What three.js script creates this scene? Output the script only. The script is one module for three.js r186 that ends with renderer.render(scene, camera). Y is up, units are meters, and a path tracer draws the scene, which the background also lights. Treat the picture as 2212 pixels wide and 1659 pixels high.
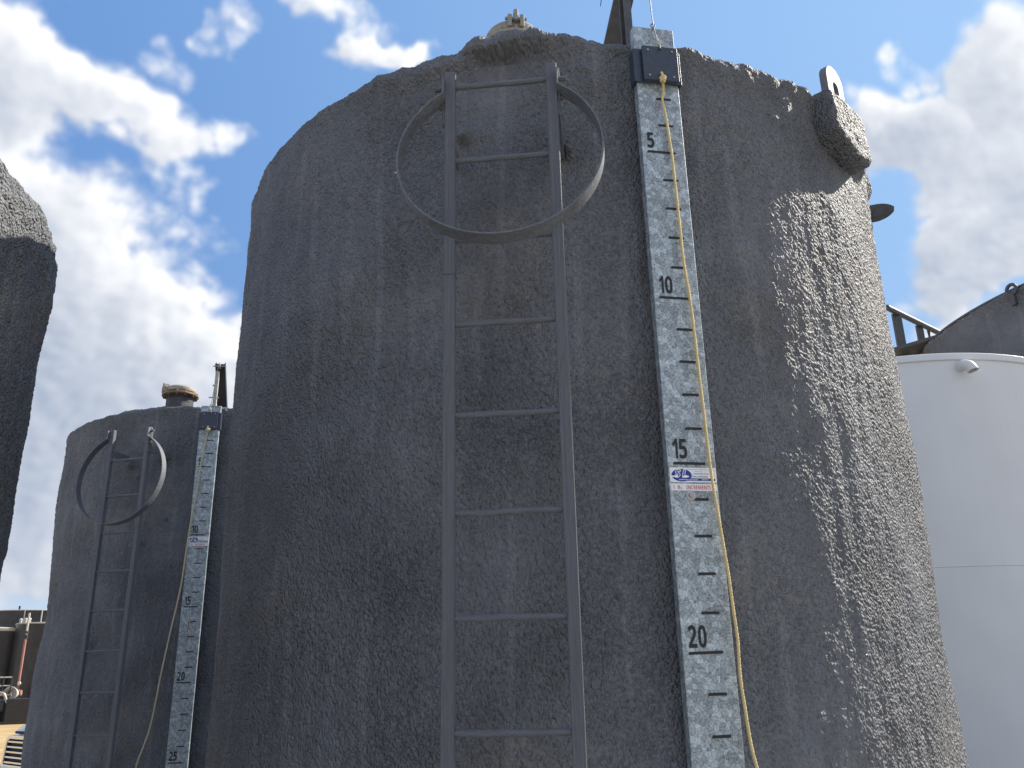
import * as THREE from 'three';
import { mergeGeometries } from 'three/addons/utils/BufferGeometryUtils.js';
import { RoundedBoxGeometry } from 'three/addons/geometries/RoundedBoxGeometry.js';
import { FontLoader } from 'three/addons/loaders/FontLoader.js';

// ------------------------------------------------------------------ camera, sky, sun, exposure
const EYE = 1.6, PITCH = 18.8 * Math.PI / 180, ROLL = 1.2 * Math.PI / 180, FPX = 1850, PW = 2212, PH = 1659;
const scene = new THREE.Scene();
const camera = new THREE.PerspectiveCamera(2 * Math.atan(PH / 2 / FPX) * 180 / Math.PI, 4 / 3, 0.05, 3000);
camera.position.set(0, EYE, 0);
camera.rotation.set(PITCH, 0, -ROLL, 'YXZ');
const renderer = new THREE.WebGLRenderer({ antialias: true });
renderer.toneMapping = THREE.LinearToneMapping;
renderer.toneMappingExposure = 1.42;
renderer.shadowMap.enabled = true;

const SUN_AZ = 57.5 * Math.PI / 180, SUN_EL = 38.3 * Math.PI / 180;      // azimuth clockwise from the view direction
const SUN = new THREE.Vector3(Math.sin(SUN_AZ) * Math.cos(SUN_EL), Math.sin(SUN_EL), -Math.cos(SUN_AZ) * Math.cos(SUN_EL));
const sun = new THREE.DirectionalLight(new THREE.Color(1, 0.93, 0.82), 5);
sun.position.copy(SUN).multiplyScalar(60); sun.target.position.set(0, 2, -6);
sun.castShadow = true; sun.shadow.radius = 1;
Object.assign(sun.shadow.camera, { left: -25, right: 25, top: 25, bottom: -25, near: 1, far: 160 });
sun.shadow.mapSize.set(4096, 4096);
sun.name = 'sun';
scene.add(sun, sun.target);

// ------------------------------------------------------------------ helpers
function rng(seed) { let a = seed >>> 0; return () => { a = (a + 0x6D2B79F5) | 0; let t = Math.imul(a ^ (a >>> 15), 1 | a); t = (t + Math.imul(t ^ (t >>> 7), 61 | t)) ^ t; return ((t ^ (t >>> 14)) >>> 0) / 4294967296; }; }
function makeNoise(seed) {                                            // Perlin noise, optionally periodic
  const r = rng(seed), p = new Uint8Array(512), q = [...Array(256).keys()];
  for (let i = 255; i > 0; i--) { const j = Math.floor(r() * (i + 1)); [q[i], q[j]] = [q[j], q[i]]; }
  for (let i = 0; i < 512; i++) p[i] = q[i & 255];
  const g = (h, x, y, z) => { h &= 15; const u = h < 8 ? x : y, v = h < 4 ? y : (h === 12 || h === 14 ? x : z); return ((h & 1) ? -u : u) + ((h & 2) ? -v : v); };
  return (x, y, z, px = 256, py = 256) => {
    let X = Math.floor(x), Y = Math.floor(y), Z = Math.floor(z); x -= X; y -= Y; z -= Z;
    const X1 = (((X + 1) % px) + px) % px, Y1 = (((Y + 1) % py) + py) % py; X = ((X % px) + px) % px; Y = ((Y % py) + py) % py; Z &= 255;
    const u = x * x * x * (x * (x * 6 - 15) + 10), v = y * y * y * (y * (y * 6 - 15) + 10), w = z * z * z * (z * (z * 6 - 15) + 10);
    const A = p[X & 255], B = p[X1 & 255], AA = p[A + (Y & 255)] + Z, AB = p[A + (Y1 & 255)] + Z, BA = p[B + (Y & 255)] + Z, BB = p[B + (Y1 & 255)] + Z;
    const l = (a, b, t) => a + (b - a) * t;
    return l(l(l(g(p[AA & 511], x, y, z), g(p[BA & 511], x - 1, y, z), u), l(g(p[AB & 511], x, y - 1, z), g(p[BB & 511], x - 1, y - 1, z), u), v),
      l(l(g(p[(AA + 1) & 511], x, y, z - 1), g(p[(BA + 1) & 511], x - 1, y, z - 1), u), l(g(p[(AB + 1) & 511], x, y - 1, z - 1), g(p[(BB + 1) & 511], x - 1, y - 1, z - 1), u), v), w);
  };
}
const N1 = makeNoise(11), N2 = makeNoise(23), N3 = makeNoise(37);
const sm = (a, b, x) => { const t = Math.min(1, Math.max(0, (x - a) / (b - a))); return t * t * (3 - 2 * t); };
const mix = (a, b, t) => a + (b - a) * t;
const D2R = Math.PI / 180;

// a pixel of the photograph (at 2212 wide) gives a direction; the distance comes from what it lies on
function ray(px, py) {
  const X = px - PW / 2, Y = PH / 2 - py, c = Math.cos(ROLL), s = Math.sin(ROLL), X2 = X * c + Y * s, Y2 = -X * s + Y * c;
  return new THREE.Vector3(X2, FPX * Math.sin(PITCH) + Y2 * Math.cos(PITCH), -(FPX * Math.cos(PITCH) - Y2 * Math.sin(PITCH)));
}
function atD(px, py, D) { const r = ray(px, py); r.multiplyScalar(D / Math.hypot(r.x, r.z)); r.y += EYE; return r; }
function onCyl(px, py, C, R) {
  const r = ray(px, py), h = Math.hypot(r.x, r.z), ux = r.x / h, uz = r.z / h, b = C[0] * ux + C[1] * uz, d2 = C[0] * C[0] + C[1] * C[1] - b * b;
  const t = d2 > R * R ? b : b - Math.sqrt(R * R - d2);
  return new THREE.Vector3(ux * t, EYE + r.y / h * t, uz * t);
}

// ------------------------------------------------------------------ sky: air and clouds
{
  const AIR = 0.74, W = 2048, H = 1024, data = new Float32Array(W * H * 4);
  const blobs = [];
  const blob = (px, py, rx, ry, rot = 0, k = 1) => {                  // a cloud bank: direction, angular half-sizes in photo pixels
    const d = ray(px, py).normalize(), up = new THREE.Vector3(0, 1, 0), ex = new THREE.Vector3().crossVectors(d, up).normalize(), ey = new THREE.Vector3().crossVectors(ex, d);
    const c = Math.cos(rot), s = Math.sin(rot);
    blobs.push({ d, ax: ex.clone().multiplyScalar(c).addScaledVector(ey, s), ay: ey.clone().multiplyScalar(c).addScaledVector(ex, -s), rx: rx / FPX, ry: ry / FPX, k });
  };
  // great cumulus at the left and the greyer bank above it
  blob(60, 640, 330, 300, 0.5, 1.2); blob(-160, 440, 250, 240, 0, 1.15); blob(230, 760, 260, 250, 0.2, 1.2); blob(120, 960, 420, 300, 0, 1.2); blob(420, 850, 130, 130, 0, 1.0); blob(500, 830, 60, 90, 0, 0.85);
  blob(60, 1230, 330, 110, 0, 0.72); blob(-300, 800, 400, 450, 0, 1.1);
  blob(40, 90, 190, 170, -0.5, 0.98); blob(250, 215, 230, 90, -0.42, 0.88); blob(390, 330, 110, 100, -0.5, 0.72); blob(490, 260, 70, 70, 0, 0.66); blob(-200, 120, 300, 260, 0, 1); blob(320, 110, 70, 70, 0.4, 0.52);
  // wisps over the tank roof
  blob(450, 45, 55, 40, 0.6, 0.62); blob(620, 10, 110, 50, -0.3, 0.6); blob(720, 40, 110, 60, -0.3, 0.6); blob(770, 120, 60, 90, 0, 0.6); blob(830, 140, 120, 66, 0.3, 0.95); blob(885, 110, 70, 45, 0.3, 0.85);
  // banks at the right
  blob(1950, 300, 110, 120, 0, 1.0); blob(2040, 340, 160, 130, -0.5, 1.1); blob(2170, 130, 110, 140, 0.2, 1.0); blob(2220, 330, 120, 200, 0, 1.0); blob(2130, 500, 170, 130, -0.3, 1.1); blob(2070, 600, 100, 90, 0.3, 0.9); blob(1990, 700, 90, 60, 0.3, 0.8);
  blob(1955, 125, 30, 50, 0, 0.62); blob(1835, 188, 28, 24, 0, 0.66); blob(2020, 150, 45, 60, 0.4, 0.6); blob(2260, 480, 150, 130, 0, 1); blob(2450, 300, 300, 350, 0, 0.95);
  // the same kind of sky all round, outside the picture
  const r = rng(77);
  for (let i = 0; i < 70; i++) {
    const az = (52 + r() * 256) * D2R, el = (4 + 70 * r() * r()) * D2R, d = new THREE.Vector3(Math.sin(az) * Math.cos(el), Math.sin(el), -Math.cos(az) * Math.cos(el));
    const up = new THREE.Vector3(0, 1, 0), ex = new THREE.Vector3().crossVectors(d, up).normalize(), ey = new THREE.Vector3().crossVectors(ex, d);
    const s = 0.1 + 0.16 * r(); blobs.push({ d, ax: ex, ay: ey, rx: s * 1.4, ry: s * 0.8, k: 0.7 + 0.5 * r() });
  }
  for (let i = 0; i < 10; i++) {                                      // above the frame
    const az = (-45 + 90 * r()) * D2R, el = (52 + 35 * r()) * D2R, d = new THREE.Vector3(Math.sin(az) * Math.cos(el), Math.sin(el), -Math.cos(az) * Math.cos(el));
    const ex = new THREE.Vector3().crossVectors(d, new THREE.Vector3(0, 1, 0)).normalize(), ey = new THREE.Vector3().crossVectors(ex, d);
    const s = 0.08 + 0.1 * r(); blobs.push({ d, ax: ex, ay: ey, rx: s * 1.3, ry: s, k: 0.75 });
  }
  const cover = (x0, y0, z0) => {
    let best = 0;                                                     // ragged outlines: bend the banks' edges
    const w1 = 0.05 * N2(x0 * 9 + 3, y0 * 9, z0 * 9) + 0.026 * N2(x0 * 24 + 9, y0 * 24, z0 * 24) + 0.012 * N2(x0 * 60, y0 * 60, z0 * 60), w2 = 0.05 * N3(x0 * 9, y0 * 9 + 5, z0 * 9) + 0.026 * N3(x0 * 24, y0 * 24, z0 * 24 + 4) + 0.012 * N3(x0 * 60, y0 * 60, z0 * 60);
    const x = x0 + w1, y = y0 + w2, z = z0 - w1 * 0.5;
    for (const b of blobs) {
      const dt = x * b.d.x + y * b.d.y + z * b.d.z; if (dt < 0.6) continue;
      const u = (x * b.ax.x + y * b.ax.y + z * b.ax.z) / dt / b.rx, v = (x * b.ay.x + y * b.ay.y + z * b.ay.z) / dt / b.ry, q = u * u + v * v;
      if (q < 1.7) { const f = b.k * sm(1.3, 0.25, Math.sqrt(q)); best = Math.max(best, f) + 0.12 * Math.min(best, f); }
    }
    return best;
  };
  const fbm = (x, y, z, o) => {                                       // soft large shapes, then rounded billows
    let a = 0.42, t = a * N1(x * 6 + 31.4, y * 7 + 12.2, z * 6 + 5.7), f = 11;
    for (let i = 1; i < o; i++) { const n = N1(x * f + 31.4 + i * 7.1, y * f * 1.1 + 12.2, z * f + 5.7); t += a * 0.95 * (1.6 * Math.abs(n) - 0.33 + 0.5 * n); f *= 1.95; a *= 0.66; }
    return t;
  };
  let lastC = 0;
  const dens = (x, y, z, o) => { const c = cover(x, y, z); if (c < 0.01) return -0.5; lastC = c; return c * 1.2 - 0.62 + 0.8 * fbm(x, y, z, o); };
  const sx = SUN.x, sy = SUN.y, sz = SUN.z, v = new THREE.Vector3();
  for (let j = 0; j < H; j++) {
    const el = ((j + 0.5) / H - 0.5) * Math.PI, ce = Math.cos(el), y = Math.sin(el);
    for (let i = 0; i < W; i++) {
      const a = ((i + 0.5) / W - 0.5) * 2 * Math.PI, x = Math.cos(a) * ce, z = Math.sin(a) * ce, o = (j * W + i) * 4;
      if (y < -0.06) { data[o] = 0.26; data[o + 1] = 0.23; data[o + 2] = 0.18; data[o + 3] = 1; continue; }
      const yy = Math.max(0, y), cs = x * sx + y * sy + z * sz, near = Math.pow(Math.max(0, 0.5 + 0.5 * cs), 4), hz = Math.exp(-yy * 6.5);
      let R = mix(0.09, 0.56, hz) + 0.27 * near, G = mix(0.235, 0.72, hz) + 0.36 * near, B = mix(0.585, 0.86, hz) + 0.36 * near;
      const low = Math.exp(-yy * 11) * 0.7; R = mix(R, 0.80, low); G = mix(G, 0.87, low); B = mix(B, 0.93, low);
      const d0 = dens(x, y, z, 7);
      if (d0 > -0.25) {
        const soft = mix(0.40, 0.085, sm(0.65, 1.0, lastC)), wis = sm(-0.24, 0.1, d0) * 0.28, a1 = sm(-0.03, soft, d0), alpha = Math.min(1, wis * (1 - a1) + a1);
        // light reaches a cloud through the cloud between it and the sun
        const t = 0.035; v.set(x + sx * t, y + sy * t, z + sz * t).normalize(); const d1 = dens(v.x, v.y, v.z, 5);
        v.set(x + sx * t * 2.6, y + sy * t * 2.6, z + sz * t * 2.6).normalize(); const d2 = dens(v.x, v.y, v.z, 4);
        const thick = Math.max(0, d1 + 0.05) * 0.75 + Math.max(0, d2) * 0.7 + Math.max(0, d0 - 0.25) * 0.25;
        v.set(x + sx * 0.011, y + sy * 0.011, z + sz * 0.011).normalize(); const dS = dens(v.x, v.y, v.z, 5), dM = dens(x, y, z, 5);
        const relief = Math.max(-0.22, Math.min(0.22, (dM - dS) * 0.65));
        const li = relief + Math.exp(-thick * 1.0) * (0.86 + 0.14 * sm(-0.1, 0.5, cs)) + 0.05 * near;
        const k = Math.min(1, Math.max(0, li));
        R = mix(R, mix(0.40, 1.0, k), alpha); G = mix(G, mix(0.47, 1.01, k), alpha); B = mix(B, mix(0.60, 1.03, k), alpha);
      }
      data[o] = R * AIR; data[o + 1] = G * AIR; data[o + 2] = B * AIR; data[o + 3] = 1;
    }
  }
  const t = new THREE.DataTexture(data, W, H, THREE.RGBAFormat, THREE.FloatType);
  t.mapping = THREE.EquirectangularReflectionMapping; t.magFilter = THREE.LinearFilter; t.minFilter = THREE.LinearFilter; t.wrapS = THREE.RepeatWrapping; t.needsUpdate = true;
  scene.background = t; scene.environment = t;
}

// ------------------------------------------------------------------ building blocks
const taken = new Map();
function numbered(n) { const k = taken.get(n) || 0; taken.set(n, k + 1); return k ? n + '_' + String(k).padStart(3, '0') : n; }
function thing(name, label, category, [x, y, z] = [0, 0, 0], turn = 0, group) {
  const o = new THREE.Group(); o.name = numbered(name); o.position.set(x, y, z); o.rotation.y = turn; o.userData = { label, category };
  if (group) o.userData.group = group; scene.add(o); return o;
}
function part(name, geo, mat, parent, label) {
  const g = Array.isArray(geo) ? (geo.length > 1 ? mergeGeometries(geo.map(clean)) : geo[0]) : geo;
  const m = new THREE.Mesh(g, mat); m.name = name; m.castShadow = m.receiveShadow = true; if (label) m.userData.label = label; parent.add(m); return m;
}
function single(name, geo, mat, label, category, group) {
  const m = part(numbered(name), geo, mat, scene); m.userData = { label, category }; if (group) m.userData.group = group; return m;
}
function clean(g) { let q = g.index ? g.toNonIndexed() : g; for (const k of Object.keys(q.attributes)) if (!['position', 'normal', 'uv'].includes(k)) q.deleteAttribute(k); q.morphAttributes = {}; return q; }
function box(w, h, d, x = 0, y = 0, z = 0, r = 0.003) { const g = new RoundedBoxGeometry(w, h, d, 1, Math.min(r, w / 2.5, h / 2.5, d / 2.5)); g.translate(x, y, z); return g; }
function rod(a, b, r, r2 = r, seg = 14) {                              // round bar between two points
  const A = new THREE.Vector3(...a), B = new THREE.Vector3(...b), d = B.clone().sub(A), g = new THREE.CylinderGeometry(r2, r, d.length(), seg, 1);
  g.applyQuaternion(new THREE.Quaternion().setFromUnitVectors(new THREE.Vector3(0, 1, 0), d.clone().normalize())); g.translate(...A.add(B).multiplyScalar(0.5).toArray()); return g;
}
function tube(pts, r, seg = 64, rs = 8, closed = false) { return new THREE.TubeGeometry(new THREE.CatmullRomCurve3(pts.map(p => p.isVector3 ? p : new THREE.Vector3(...p)), closed, 'centripetal'), seg, r, rs, closed); }
function lathe(pts, seg = 48) { return new THREE.LatheGeometry(pts.map(p => new THREE.Vector2(p[0], p[1])), seg); }
function barAlong(shape, A, B, upHint = new THREE.Vector3(0, 0, 1)) {  // a rolled section swept from A to B
  const a = new THREE.Vector3(...A), b = new THREE.Vector3(...B), d = b.clone().sub(a), g = new THREE.ExtrudeGeometry(shape, { depth: d.length(), bevelEnabled: false });
  const z = d.clone().normalize(), x = new THREE.Vector3().crossVectors(upHint, z).normalize(), y = new THREE.Vector3().crossVectors(z, x);
  g.applyMatrix4(new THREE.Matrix4().makeBasis(x, y, z).setPosition(a)); return g;
}
function channelShape(w, d, t) { const s = new THREE.Shape(); s.moveTo(-w / 2, -d); s.lineTo(-w / 2, 0); s.lineTo(w / 2, 0); s.lineTo(w / 2, -d); s.lineTo(w / 2 - t, -d); s.lineTo(w / 2 - t, -t); s.lineTo(-w / 2 + t, -t); s.lineTo(-w / 2 + t, -d); s.closePath(); return s; }

// ------------------------------------------------------------------ materials
const lin = (r, g, b) => new THREE.Color().setRGB(r, g, b);
function grayTex(n, f, srgb = false) {
  const d = new Uint8Array(n * n * 4);
  for (let j = 0; j < n; j++) for (let i = 0; i < n; i++) { const v = f(i / n, j / n), o = (j * n + i) * 4, c = Array.isArray(v) ? v : [v, v, v]; for (let k = 0; k < 3; k++) d[o + k] = Math.max(0, Math.min(255, c[k] * 255)); d[o + 3] = 255; }
  const t = new THREE.DataTexture(d, n, n, THREE.RGBAFormat); t.wrapS = t.wrapT = THREE.RepeatWrapping; t.magFilter = THREE.LinearFilter; t.minFilter = THREE.LinearMipmapLinearFilter; t.generateMipmaps = true;
  if (srgb) t.colorSpace = THREE.SRGBColorSpace; t.needsUpdate = true; return t;
}
const TANK_R = 1.70, TILE = 2 * Math.PI * TANK_R / 6;                 // the coating texture closes round the tank after six tiles
// sprayed coating: rounded grains about a centimetre across, pulled into slanting runs
const foamBump = grayTex(2048, (u, v) => {
  const w = 0.25 * N3(u * 24, v * 24, 0.5, 24, 24);
  const a = Math.abs(N1(u * 176 + w, v * 136 + w, 1.5, 176, 136)), b = N2(u * 236, v * 200, 2.5, 236, 200), c = N3(u * 98 + w, v * 68, 3.5, 98, 68), p = 0.75 + 0.5 * N2(u * 5, v * 5, 8.5, 5, 5);
  return 0.36 + p * (0.62 * a + 0.42 * b + 0.26 * c);
});
const foamTone = grayTex(1024, (u, v) => {                            // slight mottling of the coating colour
  const a = N2(u * 7, v * 4, 0.3, 7, 4) * 0.5 + N1(u * 26, v * 17, 1.3, 26, 17) * 0.3 + N3(u * 120, v * 120, 2.2, 120, 120) * 0.35; const run = sm(0.22, 0.5, N1(u * 34, v * 2, 6.1, 34, 2) + 0.25 * N3(u * 70, v * 9, 2.7, 70, 9)), du = sm(0.05, 0.5, N3(u * 3, v * 3, 9.4, 3, 3) + 0.3 * N2(u * 40, v * 30, 3.3, 40, 30)); const k = 0.84 + 0.18 * a + 0.07 * run + 0.05 * du; return [k * (1 + 0.03 * du), k, k * (0.995 - 0.035 * du)];
}, true);
const rustStain = new THREE.MeshStandardMaterial({ color: lin(0.22, 0.13, 0.07), roughness: 0.9 });
const foam = new THREE.MeshStandardMaterial({ color: lin(0.215, 0.227, 0.252), roughness: 0.68, map: foamTone, bumpMap: foamBump, bumpScale: 0.0195 });
const ladderTone = grayTex(256, (u, v) => { const k = 0.9 + 0.12 * N1(u * 40, v * 40, 4.4, 40, 40) + 0.08 * N2(u * 6, v * 6, 1, 6, 6); return [k, k, k]; }, true);
const fineBump = grayTex(512, (u, v) => 0.5 + 0.45 * N1(u * 90, v * 90, 0.5, 90, 90) + 0.3 * N2(u * 170, v * 170, 0.5, 170, 170));
const ladderPaint = new THREE.MeshStandardMaterial({ color: lin(0.178, 0.190, 0.214), roughness: 0.6, map: ladderTone, bumpMap: fineBump, bumpScale: 0.0012 });
// galvanised zinc with its spangle
const zincMap = (() => {
  const r = rng(5), n = 26, pts = []; for (let j = 0; j < n; j++) for (let i = 0; i < n; i++) pts.push([(i + r()) / n, (j + r()) / n, r(), r() * 6.28]);
  return grayTex(1024, (u, v) => {
    const uu = u + 0.012 * N1(u * 60, v * 60, 3, 60, 60), vv = v + 0.012 * N2(u * 60, v * 60, 6, 60, 60);
    const ci = Math.floor(uu * n), cj = Math.floor(vv * n); let b = 9, b2 = 9, k = 0;
    for (let dj = -1; dj <= 1; dj++) for (let di = -1; di <= 1; di++) {
      const ii = ci + di, jj = cj + dj, q = pts[((jj % n + n) % n) * n + ((ii % n + n) % n)];
      const dx = uu - (q[0] + Math.floor(ii / n)), dy = vv - (q[1] + Math.floor(jj / n)), e = dx * dx + dy * dy;
      if (e < b) { b2 = b; b = e; k = q[2] + 0.25 * Math.sin((dx * Math.cos(q[3]) + dy * Math.sin(q[3])) * 260); } else if (e < b2) b2 = e;
    }
    const edge = Math.sqrt(b2) - Math.sqrt(b) < 0.004 ? -0.10 : 0;
    const s = 0.62 + 0.20 * k + edge * 1.2 + 0.05 * N3(u * 9, v * 9, 2, 9, 9) + 0.10 * N1(u * 140, v * 140, 2, 140, 140); return [s * 0.935, s * 0.985, s];
  }, true);
})();
const zinc = new THREE.MeshStandardMaterial({ color: lin(0.95, 0.97, 1), roughness: 0.5, metalness: 0.35, map: zincMap });
const blackPrint = new THREE.MeshStandardMaterial({ color: lin(0.018, 0.019, 0.022), roughness: 0.6 });
const sliderPlastic = new THREE.MeshStandardMaterial({ color: lin(0.05, 0.066, 0.10), roughness: 0.4, map: ladderTone });
const steel = new THREE.MeshStandardMaterial({ color: lin(0.42, 0.42, 0.42), roughness: 0.42, metalness: 0.8 });
const cableSteel = new THREE.MeshStandardMaterial({ color: lin(0.22, 0.22, 0.23), roughness: 0.45, metalness: 0.6 });
const darkPaint = new THREE.MeshStandardMaterial({ color: lin(0.10, 0.102, 0.106), roughness: 0.5, map: ladderTone, bumpMap: fineBump, bumpScale: 0.0012 });
const blackSteel = new THREE.MeshStandardMaterial({ color: lin(0.038, 0.039, 0.043), roughness: 0.5, map: ladderTone });
const ropeYellow = new THREE.MeshStandardMaterial({ color: lin(0.72, 0.57, 0.27), roughness: 0.7 });
const ropePale = new THREE.MeshStandardMaterial({ color: lin(0.62, 0.54, 0.36), roughness: 0.75 });
const twine = new THREE.MeshStandardMaterial({ color: lin(0.6, 0.57, 0.5), roughness: 0.8 });
const hatchPaint = new THREE.MeshStandardMaterial({ color: lin(0.46, 0.43, 0.36), roughness: 0.55, map: ladderTone, bumpMap: fineBump, bumpScale: 0.001 });
const rustTone = grayTex(256, (u, v) => { const a = N1(u * 12, v * 12, 1, 12, 12) + 0.5 * N2(u * 30, v * 30, 1, 30, 30), k = sm(-0.25, 0.35, a); return [mix(0.46, 0.62, k), mix(0.36, 0.52, k), mix(0.28, 0.42, k)]; }, true);
const rusty = new THREE.MeshStandardMaterial({ color: lin(1, 1, 1), roughness: 0.75, map: rustTone });
const whiteTone = grayTex(1024, (u, v) => {
  const st = N1(u * 60, v * 2, 3, 60, 2) * 0.5 + N2(u * 140, v * 3, 5, 140, 3) * 0.5, bl = N3(u * 9, v * 9, 1, 9, 9), k = 0.965 + 0.010 * st + 0.018 * bl; return [k, k * 0.998, k * (0.992 + 0.006 * st)];
}, true);
const whitePaint = new THREE.MeshPhysicalMaterial({ color: lin(0.79, 0.82, 0.845), roughness: 0.38, map: whiteTone, clearcoat: 0.15, clearcoatRoughness: 0.3 });
const whiteTrim = new THREE.MeshStandardMaterial({ color: lin(0.74, 0.73, 0.70), roughness: 0.45 });
const dullBlack = new THREE.MeshStandardMaterial({ color: lin(0.02, 0.02, 0.022), roughness: 0.7 });
const farTone = grayTex(512, (u, v) => { const k = 0.85 + 0.16 * N1(u * 8, v * 6, 2, 8, 6) + 0.13 * N2(u * 40, v * 9, 2, 40, 9) + 0.08 * N3(u * 90, v * 90, 3, 90, 90); return [k, k * 0.99, k * 0.98]; }, true);
const farBlack = new THREE.MeshStandardMaterial({ color: lin(0.045, 0.048, 0.055), roughness: 0.38, map: farTone });
const palePaint = new THREE.MeshStandardMaterial({ color: lin(0.62, 0.6, 0.56), roughness: 0.6, map: ladderTone });
const pinkPaint = new THREE.MeshStandardMaterial({ color: lin(0.50, 0.235, 0.19), roughness: 0.55, map: ladderTone });

// ------------------------------------------------------------------ ground
{
  const n = 1024, col = grayTex(n, (u, v) => {
    const a = N1(u * 5, v * 5, 0.2, 5, 5) * 0.5 + N2(u * 17, v * 17, 1.2, 17, 17) * 0.35 + N3(u * 60, v * 60, 2, 60, 60) * 0.25, gr = N1(u * 200, v * 200, 4, 200, 200) * 0.22, pb = N2(u * 110, v * 110, 7, 110, 110), k = 1 + 0.18 * a + gr * 0.6 - (pb > 0.42 ? 0.2 : 0);
    return [0.72 * k, 0.61 * k, 0.43 * k];
  }, true);
  const bmp = grayTex(512, (u, v) => 0.5 + 0.3 * N1(u * 60, v * 60, 1, 60, 60) + 0.25 * N2(u * 128, v * 128, 1, 128, 128) + 0.2 * N3(u * 14, v * 14, 1, 14, 14));
  const g = new THREE.PlaneGeometry(1200, 1200, 240, 240); g.rotateX(-Math.PI / 2);
  const p = g.attributes.position, uv = g.attributes.uv;
  for (let i = 0; i < p.count; i++) { const x = p.getX(i), z = p.getZ(i), q = Math.hypot(x, z); uv.setXY(i, x / 6, z / 6); p.setY(i, sm(60, 200, q) * 0.5 * N1(x / 60, 0.5, z / 60)); }
  g.computeVertexNormals();
  const m = part('ground', g, new THREE.MeshStandardMaterial({ map: col, bumpMap: bmp, bumpScale: 0.02, roughness: 0.95 }), scene); m.userData.kind = 'structure';
  const pc = grayTex(n, (u, v) => {
    const a = N2(u * 6, v * 6, 0.2, 6, 6) * 0.5 + N3(u * 21, v * 21, 1.2, 21, 21) * 0.35, pb = Math.abs(N1(u * 150, v * 150, 3, 150, 150)), k = 0.585 + 0.07 * a + 0.22 * (pb - 0.25); return [k, k * 0.98, k * 0.945];
  }, true);
  const sh = []; for (let i = 0; i < 72; i++) { const t = i / 72 * 6.283; sh.push(new THREE.Vector2(Math.cos(t), Math.sin(t)).multiplyScalar(17.5 + 1.6 * N1(Math.cos(t) * 3, Math.sin(t) * 3, 4))); }
  const pg = new THREE.ShapeGeometry(new THREE.Shape(sh)); pg.rotateX(-Math.PI / 2); pg.translate(0, 0.004, 0); const pu = pg.attributes.uv, ppp = pg.attributes.position; for (let i = 0; i < pu.count; i++) pu.setXY(i, ppp.getX(i) / 4, ppp.getZ(i) / 4);
  const pm = part('gravel_pad', pg, new THREE.MeshStandardMaterial({ map: pc, bumpMap: bmp, bumpScale: 0.03, roughness: 0.95 }), scene); pm.userData.kind = 'structure';
}

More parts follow.
